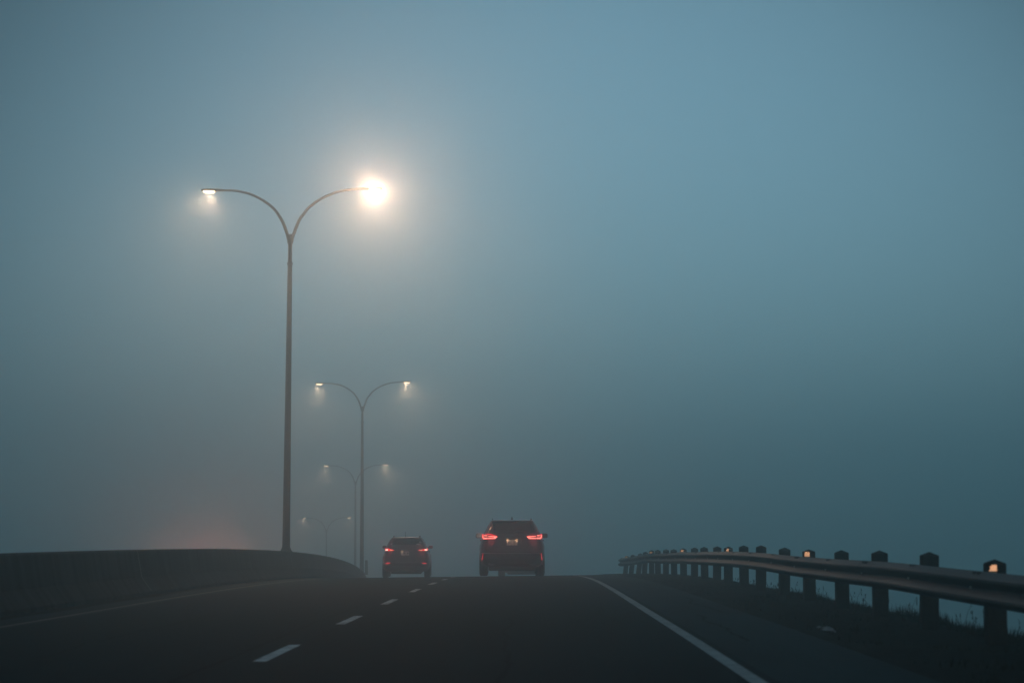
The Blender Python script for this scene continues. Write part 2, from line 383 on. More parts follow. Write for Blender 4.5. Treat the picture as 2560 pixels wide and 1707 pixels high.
# small marker on the barrier beside the second pole
bm = bmesh.new(); box(bm, (0, 0, 0.42), (0.17, 0.05, 0.84), 0.02)
mk = mesh_obj('marker_post', bm, M['marker']); mk.location = P(POLE_X + 0.24, 156.5, 0.80)
tag(mk, 'short pale marker post standing on the barrier right beside the second lamp pole', 'marker post')

# ------------------------------------------------------------------ guardrail with timber posts
N_POST, S_POST, D_POST = 24, 3.81, 22.7 - 2 * 3.81
GX = 3.82
rail_h = {0: .617, 4: .64, 8: .637, 12: .605, 16: .62, 20: .60}
def railtop(d):
    k = (d - 22.7) / S_POST
    xs = sorted(rail_h); h = float(np.interp(k, xs, [rail_h[x] for x in xs]))
    return h + 0.012 * math.exp(-((k - 10.8) / 0.5) ** 2) * 0 - 0.022 * math.exp(-((k - 10.4) / 0.9) ** 2) + 0.010 * math.sin(k * 1.3)
guard = empty('guardrail', P(GX, 60))
tag(guard, 'galvanised steel guardrail on dark timber posts along the right verge', 'guardrail')
gi = guard.matrix_basis.inverted() if False else Matrix.Translation(-P(GX, 60))
wprof = [(0, 0), (-.008, .002), (-.074, -.044), (-.083, -.054), (-.083, -.074), (-.074, -.086), (-.012, -.130), (-.006, -.140), (-.012, -.150), (-.074, -.194), (-.083, -.206), (-.083, -.226), (-.074, -.236), (-.008, -.280), (0, -.280)]
def gwob(d): return 0.02 * math.sin(d * 0.23) + 0.012 * math.sin(d * 0.9 + 1)
def rail_piece(d0, d1, extra=0.0):
    bm = bmesh.new(); rows = []
    ds = list(np.arange(d0, d1 + 0.01, (d1 - d0) / max(2, round((d1 - d0) / 0.4))))
    for d in ds:
        t = railtop(d)
        lean = 0.0 if d < 86 else 0.05 * (d - 86) / 14
        rows.append([bm.verts.new(gi @ P(GX - 0.09 + x - extra + gwob(d) + lean * (1 + z / 0.6), d, t + z)) for x, z in wprof])
    back = [[bm.verts.new(v.co + Vector((0.004, 0, 0))) for v in r] for r in rows]
    n = len(wprof)
    for A, flip in ((rows, 0), (back, 1)):
        for i in range(len(A) - 1):
            for k in range(n - 1): bm.faces.new((A[i][k], A[i][k + 1], A[i + 1][k + 1], A[i + 1][k]))
    for i in range(len(rows) - 1):
        for k in (0, n - 1): bm.faces.new((rows[i][k], rows[i + 1][k], back[i + 1][k], back[i][k]))
    for i in (0, len(rows) - 1):
        for k in range(n - 1): bm.faces.new((rows[i][k], rows[i][k + 1], back[i][k + 1], back[i][k]))
    o = mesh_obj('rail', bm, M['steel'], guard, 22)
    return o
RAIL_END = 22.7 + 20 * S_POST + 0.55
edges = [D_POST - 3.0] + [22.7 + k * S_POST for k in (2, 4, 6, 8, 10, 12, 14, 16, 18)] + [RAIL_END]
for i in range(len(edges) - 1):
    rail_piece(edges[i], edges[i + 1] + (0.32 if i < len(edges) - 2 else 0), 0.003 * (i % 2))
# rounded end wing of the rail
bm = bmesh.new(); d = RAIL_END; t = railtop(d)
rows = []
for k in range(9):
    a = math.pi * k / 8 * 0.95
    cx, cyy = GX - 0.09 + 0.12 - 0.12 * math.cos(a), d + 0.16 * math.sin(a)
    rows.append([bm.verts.new(gi @ P(cx + x * math.cos(a) + gwob(d) + 0.05, cyy - x * -0.5 * math.sin(a), t + z)) for x, z in wprof])
for i in range(8):
    for k in range(len(wprof) - 1): bm.faces.new((rows[i][k], rows[i][k + 1], rows[i + 1][k + 1], rows[i + 1][k]))
mesh_obj('end_wing', bm, M['steel'], guard, 40)
refl_mats = {}
def refl_mat(d):
    r = 0.145 * math.sqrt(99.0 / d)
    m = noisy('reflective_sheet', (1.0, 0.52, 0.30), (1.0, 0.60, 0.38), 30.0, (r * 0.92, r * 1.08), metal=1.0)
    return m
HEADLAMP = Vector((-0.2, 1.5, 0.72))
post_mesh = None
for k in range(N_POST - 1):
    d = D_POST + k * S_POST; kk = k - 2
    p = gi @ P(GX + 0.08 + gwob(d), d)
    t = railtop(d)
    hh = t + 0.072 + rng.uniform(-0.014, 0.014); wdt = 0.162
    bm = bmesh.new()
    box(bm, (0, 0, (hh - 0.4) / 2), (wdt, 0.2, hh + 0.4), 0.008)
    po = mesh_obj('post', bm, M['wood'], guard)
    po.location = p
    lean = (R(6.5) * min(1, (kk - 16) / 2) if kk > 16 else rng.uniform(-R(1.1), R(1.1)))
    po.rotation_euler = (0, lean, 0)
    bm = bmesh.new()
    v = [bm.verts.new((sx * wdt / 2, sy * 0.1, hh + 0.0005)) for sx, sy in ((-1, -1), (1, -1), (1, 1), (-1, 1))]
    ap = [bm.verts.new((-0.0, sy * 0.02, hh + 0.034)) for sy in (-1, 1)]
    bm.faces.new((v[0], v[1], ap[0])); bm.faces.new((v[1], v[2], ap[1], ap[0])); bm.faces.new((v[2], v[3], ap[1])); bm.faces.new((v[3], v[0], ap[0], ap[1])); bm.faces.new(v[::-1])
    mesh_obj('post_cap', bm, M['wood'], po)
    # splice bolt glints
    bm = bmesh.new(); lathe(bm, [(0.014, 0.0), (0.014, -0.010), (0.008, -0.016)], 10, 'X', (-0.105 - 0.08 - 0.016, -0.02, t - 0.14))
    mesh_obj('bolt', bm, M['bolt'], po)
    for off in (-0.42, -0.20):
        bm = bmesh.new(); box(bm, (-0.08 - 0.115, off, t - 0.012), (0.05, 0.05, 0.022), 0.006)
        mesh_obj('rail_clip', bm, M['dark_plastic'], po)
    if kk >= 0 and kk % 4 == 0:
        # thin square of reflective sheeting bent toward the traffic on the left half of the face
        bm = bmesh.new()
        pts = {0: [(-.032, -.046), (.032, -.046), (.032, .022), (-.010, .022), (-.010, .015), (-.026, .007), (-.020, -.01), (-.032, -.026)],
               8: [(-.036, -.05), (.034, -.05), (.034, .034), (.010, .030), (-.016, .004)]}.get(kk, [(-.034, -.048), (.034, -.048), (.034, .034), (-.034, .034)])
        f_ = [bm.verts.new((x, -0.003, z)) for x, z in pts]; b2 = [bm.verts.new((x, 0.003, z)) for x, z in pts]
        bm.faces.new(f_); bm.faces.new(b2[::-1])
        for i in range(len(pts)): bm.faces.new((f_[i], f_[(i + 1) % len(pts)], b2[(i + 1) % len(pts)], b2[i]))
        ro = mesh_obj('reflector', bm, refl_mat(d), po)
        loc = Vector((-0.034, -0.115, t + 0.028)); ro.location = loc
        wpos = P(GX, 60) + p + loc
        # half way between the headlamp and the driver's eye, as retroreflective sheeting returns it
        aim = ((HEADLAMP - wpos).normalized() + (cam.location - wpos).normalized()).normalized()
        ro.rotation_euler = (Matrix.Rotation(-lean, 4, 'Y') @ (-aim).to_track_quat('Y', 'Z').to_matrix().to_4x4()).to_euler()
# headlamps of the car that carries the camera
for hx in (-0.7, 0.5):
    hl = bpy.data.lights.new('headlamp', 'SPOT'); hl.energy = 260.0; hl.color = (1.0, 0.86, 0.72); hl.spot_size = R(24); hl.spot_blend = 0.8; hl.shadow_soft_size = 0.06
    ho = bpy.data.objects.new('headlamp', hl); COL.objects.link(ho); ho.location = (hx - 0.1, 1.5, 0.70)
    tgt = Vector((3.6, 40, 0.3)); ho.rotation_euler = (ho.location - tgt).to_track_quat('Z', 'Y').to_euler()

# ------------------------------------------------------------------ cars
class Shell:
    def __init__(s, sl, n=9.0): s.s = np.array(sl, float); s.n = n
    def at(s, z):
        return [float(np.interp(z, s.s[:, 0], s.s[:, k])) for k in (1, 2, 3)]
    def rear(s, x, z):
        hw, yr, yf = s.at(z); l = (yf - yr) / 2; q = min(abs(x) / hw, 0.992)
        return (yr + yf) / 2 - l * (1 - q ** s.n) ** (1 / s.n)
    def front(s, x, z):
        hw, yr, yf = s.at(z); l = (yf - yr) / 2; q = min(abs(x) / hw, 0.992)
        return (yr + yf) / 2 + l * (1 - q ** s.n) ** (1 / s.n)
    def side(s, y, z):
        hw, yr, yf = s.at(z); l = (yf - yr) / 2; q = min(abs(y - (yr + yf) / 2) / l, 0.995)
        return hw * (1 - q ** s.n) ** (1 / s.n)
    def body(s, nseg=72):
        bm = bmesh.new(); rings = []
        for z, hw, yr, yf in s.s:
            l = (yf - yr) / 2; c = (yr + yf) / 2; ring = []
            for k in range(nseg):
                a = 2 * math.pi * (k + 0.5) / nseg; ca, sa = math.cos(a), math.sin(a); e = 2 / s.n
                ring.append(bm.verts.new((hw * math.copysign(abs(ca) ** e, ca), c + l * math.copysign(abs(sa) ** e, sa), z)))
            rings.append(ring)
        for i in range(len(rings) - 1):
            for k in range(nseg): bm.faces.new((rings[i][k], rings[i][(k + 1) % nseg], rings[i + 1][(k + 1) % nseg], rings[i + 1][k]))
        bm.faces.new(rings[0][::-1]); bm.faces.new(rings[-1])
        return bm
def panel(sh, which, poly, off, thick=0.012, div=10):
    """an outline [(u,v)] of four corners laid on the shell and given thickness; any polygon is fanned as strips between its two chains"""
    bm = bmesh.new()
    def pos(u, v, o):
        if which == 'rear': return Vector((u, sh.rear(u, v) - o, v))
        if which == 'front': return Vector((u, sh.front(u, v) + o, v))
        return Vector(((sh.side(u, v) + o) * which, u, v))
    if len(poly) == 4:
        g = []
        for i in range(div + 1):
            row = []
            for j in range(div + 1):
                a, b = i / div, j / div
                p = [(poly[0][k] * (1 - a) + poly[1][k] * a) * (1 - b) + (poly[3][k] * (1 - a) + poly[2][k] * a) * b for k in (0, 1)]
                row.append((bm.verts.new(pos(*p, off)), bm.verts.new(pos(*p, off - thick))))
            g.append(row)
        for i in range(div):
            for j in range(div):
                for q in (0, 1): bm.faces.new((g[i][j][q], g[i + 1][j][q], g[i + 1][j + 1][q], g[i][j + 1][q]))
        def wall(a, b): bm.faces.new((a[0], b[0], b[1], a[1]))
        for i in range(div):
            wall(g[i][0], g[i + 1][0]); wall(g[i][div], g[i + 1][div]); wall(g[0][i], g[0][i + 1]); wall(g[div][i], g[div][i + 1])
    else:
        pts = []
        for i in range(len(poly)):
            a, b = poly[i], poly[(i + 1) % len(poly)]
            m_ = max(1, int(math.hypot(b[0] - a[0], b[1] - a[1]) / 0.03))
            for k in range(m_): pts.append((a[0] + (b[0] - a[0]) * k / m_, a[1] + (b[1] - a[1]) * k / m_))
        f_ = [bm.verts.new(pos(u, v, off)) for u, v in pts]; b2 = [bm.verts.new(pos(u, v, off - thick)) for u, v in pts]
        n = len(pts)
        r1 = bm.faces.new(f_); r2 = bm.faces.new(b2[::-1])
        for i in range(n): bm.faces.new((f_[i], f_[(i + 1) % n], b2[(i + 1) % n], b2[i]))
        bmesh.ops.triangulate(bm, faces=[r1, r2])
    return bm
def mirror(poly, s): return [(u * s, v) for u, v in poly]
def ellipse(cx, cz, a, b, n=20): return [(cx + a * math.cos(2 * math.pi * k / n), cz + b * math.sin(2 * math.pi * k / n)) for k in range(n)]
def cut_arches(body, centres, rad, hw):
    for cyy in centres:
        bm = bmesh.new(); lathe(bm, [(rad, -hw - 0.3), (rad, hw + 0.3)], 40, 'X', (0, cyy, 0.35))
        bmesh.ops.recalc_face_normals(bm, faces=bm.faces)
        me = bpy.data.meshes.new('cut'); bm.to_mesh(me); bm.free()
        co = bpy.data.objects.new('cut', me); COL.objects.link(co)
        md = body.modifiers.new('b', 'BOOLEAN'); md.operation = 'DIFFERENCE'; md.object = co; md.solver = 'EXACT'
        dg = bpy.context.evaluated_depsgraph_get()
        new = bpy.data.meshes.new_from_object(body.evaluated_get(dg))
        body.modifiers.clear()
        if len(new.polygons) > 50: body.data = new
        bpy.data.objects.remove(co)
    me = body.data
    me.polygons.foreach_set('use_smooth', [True] * len(me.polygons))
    try: me.set_sharp_from_angle(angle=R(28))
    except Exception: pass
def wheel(root, x, y, rad, wd, s):
    bm = bmesh.new(); h = wd / 2
    lathe(bm, [(rad * 0.66, -h + 0.01), (rad * 0.80, -h), (rad * 0.94, -h + 0.012), (rad, -h + 0.04), (rad, -0.05), (rad - .008, -0.046), (rad - .008, -0.036), (rad, -0.032), (rad, 0.032), (rad - .008, 0.036), (rad - .008, 0.046), (rad, 0.05), (rad, h - 0.04), (rad * 0.94, h - 0.012), (rad * 0.80, h), (rad * 0.66, h - 0.01)], 36, 'X')
    wh = mesh_obj('wheel', bm, M['tyre'], root, 30); wh.location = (x, y, rad)
    bm = bmesh.new()
    lathe(bm, [(rad * 0.64, (h - 0.035) * s), (rad * 0.60, (h - 0.05) * s), (0.07, (h - 0.06) * s), (0.05, (h - 0.03) * s)], 28, 'X')
    for k in range(5):
        a = 2 * math.pi * k / 5
        box(bm, (s * (h - 0.025), 0.36 * rad * math.cos(a), 0.36 * rad * math.sin(a)), (0.03, rad * 0.52, 0.07), 0.006, None)
        vv = bm.verts[:][-24:] if False else None
    mesh_obj('rim', bm, M['rim'], wh, 30)
def text_mesh(body, size, name, m, parent, loc, sx=1.0):
    cu = bpy.data.curves.new(name, 'FONT'); cu.body = body; cu.size = size; cu.align_x = 'CENTER'; cu.align_y = 'CENTER'; cu.extrude = 0.002; cu.offset = size * 0.018
    to = bpy.data.objects.new(name, cu); COL.objects.link(to)
    dg = bpy.context.evaluated_depsgraph_get(); me = bpy.data.meshes.new_from_object(to.evaluated_get(dg))
    bpy.data.objects.remove(to)
    me.materials.clear(); me.materials.append(m)
    o = bpy.data.objects.new(name, me); COL.objects.link(o); o.parent = parent; o.location = loc; o.rotation_euler = (R(90), 0, 0); o.scale = (sx, 1, 1)
    return o
def mirrors_etc(root, sh, pm, mx0, mx1, mz0, mz1, my, hz):
    for s in (-1, 1):
        bm = bmesh.new(); c = (s * (mx0 + mx1) / 2, my, (mz0 + mz1) / 2)
        box(bm, c, (mx1 - mx0, 0.16, mz1 - mz0), 0.045)
        mi = mesh_obj('mirror', bm, pm, root, 40)
        bm = bmesh.new(); box(bm, (c[0], my - 0.083, c[2]), (mx1 - mx0 - 0.05, 0.01, mz1 - mz0 - 0.04), 0.004)
        mesh_obj('mirror_glass', bm, M['glass'], mi)
        bm = bmesh.new(); zb = mz0 + 0.02; xs = sh.side(my, zb)
        tube(bm, [(s * (xs - 0.03), my + 0.03, zb - 0.02), (s * (mx0 + 0.03), my, zb + 0.03)], 0.025, 10)
        mesh_obj('mirror_arm', bm, pm, mi)
        for hy in (1.45, 2.45):
            bm = bmesh.new(); box(bm, (s * (sh.side(hy, hz) + 0.022), hy, hz), (0.035, 0.2, 0.035), 0.01)
            mesh_obj('door_handle', bm, pm, root)
def common(root, sh, pm, L, hwt, tw, trad, ra, fa, win_r, win_z):
    body = mesh_obj('body', sh.body(), pm, root, 28)
    cut_arches(body, (ra, fa), trad + 0.05, hwt)
    for s in (-1, 1):
        for y in (ra, fa): wheel(root, s * (hwt - tw / 2), y, trad, tw, s)
    return body
def add_rear_spot(parent, loc, e):
    l = bpy.data.lights.new('lamp_light', 'SPOT'); l.energy = e; l.color = (1, .045, .06); l.shadow_soft_size = 0.06; l.spot_size = R(120); l.spot_blend = 1.0
    o = bpy.data.objects.new('lamp_light', l); COL.objects.link(o); o.parent = parent; o.location = loc; o.rotation_euler = (R(-90), 0, 0)
def add_point(name, parent, loc, e, col, r=0.05):
    l = bpy.data.lights.new(name, 'POINT'); l.energy = e; l.color = col; l.shadow_soft_size = r
    o = bpy.data.objects.new(name, l); COL.objects.link(o); o.parent = parent; o.location = loc
    return o

def build_large_suv(d, X):
    root = empty('suv', P(X, d), heading(d))
    sl = [(.27, .80, .26, 4.50), (.35, .89, .08, 4.68), (.50, .945, .0, 4.76), (.66, .955, .0, 4.80), (.685, .955, .05, 4.80), (.87, .955, .085, 4.74), (.97, .925, .10, 4.55), (1.02, .908, .105, 4.25), (1.10, .888, .11, 3.85),
          (1.17, .868, .14, 3.45), (1.28, .80, .26, 3.05), (1.45, .715, .42, 2.72), (1.56, .655, .50, 2.50), (1.60, .625, .43, 2.40), (1.625, .595, .44, 2.30), (1.645, .52, .62, 2.10), (1.652, .35, .95, 1.9)]
    sh = Shell(sl); pm = paint('plum_black_paint', (0.010, 0.006, 0.012))
    body = common(root, sh, pm, 4.8, .958, .255, .365, 1.02, 3.87, None, None)
    K = 1.345e-3
    def q(px, py): return ((px - 972) * K, (1430 - py) * K)
    mesh_obj('rear_window', panel(sh, 'rear', [q(462, 505), q(1482, 505), q(1402, 250), q(520, 250)], 0.006, 0.012, 14), M['glass'], root, 40)
    # spoiler lip over the window
    bm = bmesh.new()
    for i in range(1):
        box(bm, (0, 0.40, 1.604), (1.16, 0.20, 0.035), 0.014)
    sp = mesh_obj('spoiler', bm, pm, root, 40)
    bm = bmesh.new(); box(bm, (0, 0.29, 1.596), (0.30, 0.02, 0.014), 0.004); mesh_obj('brake_light', bm, M['dark_plastic'], sp)
    # bumper and skid panel
    mesh_obj('bumper', panel(sh, 'rear', [(-.90, .33), (.90, .33), (.86, .60), (-.86, .60)], 0.014, 0.02, 14), M['dark_plastic'], root, 40)
    mesh_obj('bumper_lip', panel(sh, 'rear', [(-.70, .655), (.70, .655), (.74, .690), (-.74, .690)], 0.012, 0.02, 12), pm, root, 40)
    bm = bmesh.new(); box(bm, (0, 2.3, .235), (1.36, 4.0, .14), 0.03); mesh_obj('underbody', bm, M['dark_plastic'], root)
    bm = bmesh.new(); tube(bm, [(-.62, .95, .36), (.62, .95, .36)], 0.05, 10); mesh_obj('axle', bm, M['dark_plastic'], root)
    for s in (-1, 1):
        bm = bmesh.new(); lathe(bm, [(.05, 0.0), (.062, .0), (.062, .22), (.05, .22)], 20); 
        bmesh.ops.rotate(bm, cent=(0, 0, 0), matrix=Matrix.Rotation(R(-90), 3, 'X'), verts=bm.verts)
        bmesh.ops.scale(bm, vec=(1.5, 1, 1), verts=bm.verts); bmesh.ops.translate(bm, vec=(s * .60, .06, .37), verts=bm.verts)
        mesh_obj('exhaust', bm, M['dark_chrome'], root, 40)
        # tail lamp: dark red lens with bright C-shaped bars
        lens = [q(318, 520), q(430, 506), q(520, 512), q(660, 568), q(598, 622), q(318, 627)]
        la = mesh_obj('tail_light', panel(sh, 'rear', mirror(lens, -s if s > 0 else 1), 0.014, 0.02), M['lens_red'], root)
        ms = -1 if s > 0 else 1
        bars = [[q(324, 590), q(442, 592), q(442, 618), q(324, 620)], [q(322, 538), q(348, 538), q(346, 590), q(322, 590)], [q(366, 540), q(436, 543), q(436, 558), q(366, 556)],
                [q(458, 556), q(600, 562), q(600, 576), q(458, 570)], [q(458, 594), q(590, 594), q(600, 616), q(458, 618)], [q(590, 560), q(656, 570), q(604, 616), q(580, 600)]]
        for bpoly in bars:
            mesh_obj('light_bar', panel(sh, 'rear', mirror(bpoly, ms), 0.020, 0.012, 4), M['bar_hot'], la)
        c = q(470, 575)
        add_point('lamp_light', la, (c[0] * ms, sh.rear(c[0], c[1]) - 0.22, c[1]), 4.0, (1, .05, .06), 0.25); add_rear_spot(la, (c[0] * ms, sh.rear(c[0], c[1]) - 0.05, c[1]), 3.5)
        rf = [q(313, 1075), q(330, 1075), q(348, 930), q(338, 930)]
        mesh_obj('reflector', panel(sh, 'rear', mirror(rf, ms), 0.020, 0.02, 5), M['reflex_red_glow'], root)
    # plate recess, plate
    bm = bmesh.new(); box(bm, (0, sh.rear(0, 1.0) - 0.003, .985), (.56, .02, .20), 0.01); rec = mesh_obj('plate_recess', bm, M['dark_plastic'], root)
    py = sh.rear(0, .985) - .024
    bm = bmesh.new(); box(bm, (0, py, .982), (.31, .006, .158), 0.002); pl = mesh_obj('license_plate', bm, M['plate'], root)
    text_mesh('JDS', .094, 'lettering', M['plate_ink'], pl, (-.066, py - .0035, .985), 0.70)
    text_mesh('134', .094, 'lettering', M['plate_ink'], pl, (.076, py - .0035, .985), 0.70)
    bm = bmesh.new()
    for x0, w_ in ((-.10, .05), (-.02, .06), (.055, .04)): box(bm, (x0, py - .004, .922), (w_, .002, .008))
    mesh_obj('plate_marks', bm, M['plate_ink'], pl)
    for s in (-1, 1):
        bm = bmesh.new(); box(bm, (s * .135, py - .05, 1.085), (.06, .05, .012), .003); pl2 = mesh_obj('plate_lamp', bm, M['bulb_amber'], root)
        add_point('lamp_light', pl2, (s * .14, py - .06, 1.068), 0.34, (1, .66, .42), 0.01)
    # handle trim above plate, badge
    bm = bmesh.new(); box(bm, (0, sh.rear(0, 1.10) - .012, 1.112), (.50, .03, .03), .01); mesh_obj('tailgate_trim', bm, pm, root)
    mesh_obj('emblem', panel(sh, 'rear', ellipse(0, 1.19, .075, .03), 0.012, 0.01), M['chrome'], root)
    bm = panel(sh, 'rear', ellipse(0, 1.19, .066, .023), 0.015, 0.01); mesh_obj('emblem_field', bm, mat('emblem_blue', (.01, .02, .06), .3), root)
    bm = bmesh.new(); box(bm, (-.03, sh.rear(0, .63) - .016, .632), (.07, .01, .018), .003); mesh_obj('badge', bm, M['chrome'], root)
    # wiper
    bm = bmesh.new(); tube(bm, [(0.02, sh.rear(0, 1.27) - .03, 1.27), (.16, sh.rear(.16, 1.325) - .03, 1.325), (.52, sh.rear(.52, 1.28) - .03, 1.28)], .012, 8); mesh_obj('wiper', bm, M['dark_plastic'], root)
    # fin antenna, roof rails
    bm = bmesh.new()
    v0 = [bm.verts.new(p) for p in ((-.035, .95, 1.645), (.035, .95, 1.645), (.02, 1.2, 1.645), (-.02, 1.2, 1.645))]; tpt = [bm.verts.new((-.006, .93, 1.735)), bm.verts.new((.006, .93, 1.735))]
    bm.faces.new(v0[::-1]); bm.faces.new((v0[0], v0[1], tpt[1], tpt[0])); bm.faces.new((v0[1], v0[2], tpt[1])); bm.faces.new((v0[2], v0[3], tpt[0], tpt[1])); bm.faces.new((v0[3], v0[0], tpt[0]))
    mesh_obj('antenna', bm, M['dark_plastic'], root)
    for s in (-1, 1):
        bm = bmesh.new(); tube(bm, [(s * .56, .70, 1.64), (s * .57, .8, 1.67), (s * .575, 2.1, 1.672), (s * .56, 2.25, 1.63)], .016, 8); mesh_obj('roof_rail', bm, M['dark_plastic'], root)
        for y0, y1 in ((.75, 1.45), (1.55, 2.35), (2.43, 2.95)):
            mesh_obj('side_window', panel(sh, s, [(y0, 1.21), (y1, 1.21), (min(y1, 2.55), 1.54), (max(y0, .85), 1.54)], 0.005, 0.01, 6), M['glass'], root, 40)
    mesh_obj('windscreen', panel(sh, 'front', [(-.76, 1.2), (.76, 1.2), (.62, 1.57), (-.62, 1.57)], 0.005, 0.01), M['glass'], root, 40)
    mirrors_etc(root, sh, pm, .885, 1.085, 1.10, 1.245, 3.05, 1.035)
    return root

def build_small_suv(name, d, X, colour, lit_rear=True, head=False, rz=0.0):
    root = empty(name, P(X, d), heading(d) + rz)
    sl = [(.26, .78, .26, 4.35), (.34, .88, .08, 4.52), (.50, .935, .0, 4.64), (.60, .94, .0, 4.68), (.63, .94, .05, 4.68), (.82, .938, .09, 4.62), (.90, .91, .10, 4.45), (1.00, .868, .11, 4.10), (1.06, .848, .12, 3.8),
          (1.14, .815, .15, 3.35), (1.28, .76, .27, 2.95), (1.40, .71, .40, 2.68), (1.50, .645, .49, 2.45), (1.555, .595, .44, 2.3), (1.585, .565, .46, 2.2), (1.60, .48, .65, 2.0), (1.606, .3, .95, 1.8)]
    sh = Shell(sl); pm = paint('paint_' + name, colour)
    common(root, sh, pm, 4.7, .942, .245, .355, .98, 3.7, None, None)
    K = 1.403e-3
    def q(px, py): return ((px - 850) * K, (1450 - py) * K)
    rw = mesh_obj('rear_window', panel(sh, 'rear', [q(355, 520), q(1345, 520), q(1240, 345), q(430, 345)], 0.006, 0.012, 14), M['glass'], root, 40)
    bm = bmesh.new(); box(bm, (0, .40, 1.563), (1.10, .2, .035), .014); mesh_obj('spoiler', bm, pm, root, 40)
    mesh_obj('bumper', panel(sh, 'rear', [(-.86, .30), (.86, .30), (.84, .46), (-.84, .46)], 0.014, 0.02, 14), M['dark_plastic'], root, 40)
    mesh_obj('skid_plate', panel(sh, 'rear', [(-.60, .445), (.60, .445), (.60, .468), (-.60, .468)], 0.022, 0.02, 10), M['marker'], root, 40)
    bm = bmesh.new(); box(bm, (0, 2.2, .23), (1.18, 3.9, .12), .03); mesh_obj('underbody', bm, M['dark_plastic'], root)
    for s in (-1, 1):
        ms = -1 if s > 0 else 1
        lens = [q(248, 628), q(300, 612), q(360, 622), q(530, 672), q(440, 690), q(252, 690)]
        la = mesh_obj('tail_light', panel(sh, 'rear', mirror(lens, ms), 0.014, 0.02), M['lens_red'], root)
        if lit_rear:
            mesh_obj('light_bar', panel(sh, 'rear', mirror([q(338, 642), q(500, 666), q(470, 682), q(338, 682)], ms), 0.018, 0.01, 4), M['bar_red'], la)
            mesh_obj('bulb', panel(sh, 'rear', mirror([q(264, 640), q(338, 640), q(338, 684), q(264, 684)], ms), 0.022, 0.01, 4), M['bulb_hot'], la)
            mesh_obj('bulb', panel(sh, 'rear', mirror([q(412, 655), q(462, 660), q(458, 682), q(412, 682)], ms), 0.022, 0.01, 4), M['bulb_amber'], la)
            c = q(350, 655); add_point('lamp_light', la, (c[0] * ms, sh.rear(c[0], c[1]) - .2, c[1]), 4.0, (1, .05, .06), .25); add_rear_spot(la, (c[0] * ms, sh.rear(c[0], c[1]) - 0.05, c[1]), 5.0)
        fl = [q(272, 1046), q(290, 1028), q(345, 1012), q(418, 1014), q(400, 1036), q(350, 1050)]
        mesh_obj('reflector', panel(sh, 'rear', mirror(fl, ms), 0.020, 0.02), M['reflex_red_glow'] if lit_rear else M['lens_red'], root)
        bm = bmesh.new(); tube(bm, [(s * .50, .55, 1.60), (s * .51, .65, 1.632), (s * .52, 2.0, 1.632), (s * .51, 2.15, 1.59)], .018, 8); mesh_obj('roof_rail', bm, M['dark_plastic'], root)
        for y0, y1 in ((.72, 1.4), (1.5, 2.3), (2.38, 2.85)):
            mesh_obj('side_window', panel(sh, s, [(y0, 1.18), (y1, 1.18), (min(y1, 2.45), 1.49), (max(y0, .82), 1.49)], 0.005, 0.01, 6), M['glass'], root, 40)
        hl = mesh_obj('headlight', panel(sh, 'front', mirror([(.52, .74), (.82, .78), (.84, .92), (.50, .84)], s), 0.012, 0.02, 6), M['head_hot'] if head else M['glass'], root)
        if head:
            sp = bpy.data.lights.new('headlamp', 'SPOT'); sp.energy = 300.0; sp.color = (1, .36, .20); sp.spot_size = R(36); sp.spot_blend = 1.0; sp.shadow_soft_size = .08
            spo = bpy.data.objects.new('headlamp', sp); COL.objects.link(spo); spo.parent = hl; spo.location = (s * .67, 4.75, .84)
            spo.rotation_euler = (R(90 + 4), 0, R(4))
    bm = bmesh.new(); box(bm, (0, sh.rear(0, .97) - .003, .975), (.50, .02, .20), .01); mesh_obj('plate_recess', bm, M['dark_plastic'], root)
    py = sh.rear(0, .96) - .024
    bm = bmesh.new(); box(bm, (-.035, py, .972), (.305, .006, .152), .002); pl = mesh_obj('license_plate', bm, M['plate'], root)
    bm = bmesh.new()
    for x0, w_, h_ in ((-.12, .012, .08), (-.085, .03, .07), (-.045, .03, .05), (.03, .012, .07), (.06, .03, .07), (.10, .02, .06)):
        box(bm, (x0, py - .004, .975), (w_, .002, h_))
    mesh_obj('plate_marks', bm, M['plate_ink'], pl)
    if lit_rear:
        bm = bmesh.new(); box(bm, (-.155, py - .05, 1.072), (.05, .05, .012), .003); p2 = mesh_obj('plate_lamp', bm, M['bulb_amber'], root)
        add_point('lamp_light', p2, (-.15, py - .06, 1.058), 0.2, (1, .72, .5), .01)
    # oval emblem with slanted letter, small badge, wiper, rod antenna
    em = mesh_obj('emblem', panel(sh, 'rear', ellipse(0, 1.135, .072, .038), .014, .012), M['chrome'], root)
    mesh_obj('emblem_field', panel(sh, 'rear', ellipse(0, 1.135, .060, .028), .017, .01), pm, em)
    mesh_obj('emblem_letter', panel(sh, 'rear', [(-.034, 1.112), (-.020, 1.112), (-.004, 1.158), (-.018, 1.158)], .020, .01, 2), M['chrome'], em)
    mesh_obj('emblem_letter', panel(sh, 'rear', [(.008, 1.112), (.022, 1.112), (.036, 1.158), (.022, 1.158)], .020, .01, 2), M['chrome'], em)
    mesh_obj('emblem_letter', panel(sh, 'rear', [(-.014, 1.130), (.018, 1.130), (.022, 1.140), (-.010, 1.140)], .020, .01, 2), M['chrome'], em)
    bm = bmesh.new(); y_ = sh.rear(.13, .82) - .012
    box(bm, (.105, y_, .822), (.022, .01, .03), .003); box(bm, (.145, y_, .822), (.03, .01, .022), .003); mesh_obj('badge', bm, M['chrome'], root)
    bm = bmesh.new(); tube(bm, [(-.04, .70, 1.60), (-.04, .64, 1.66), (-.04, .50, 1.815)], [.012, .008, .004], 8); mesh_obj('antenna', bm, M['dark_plastic'], root)
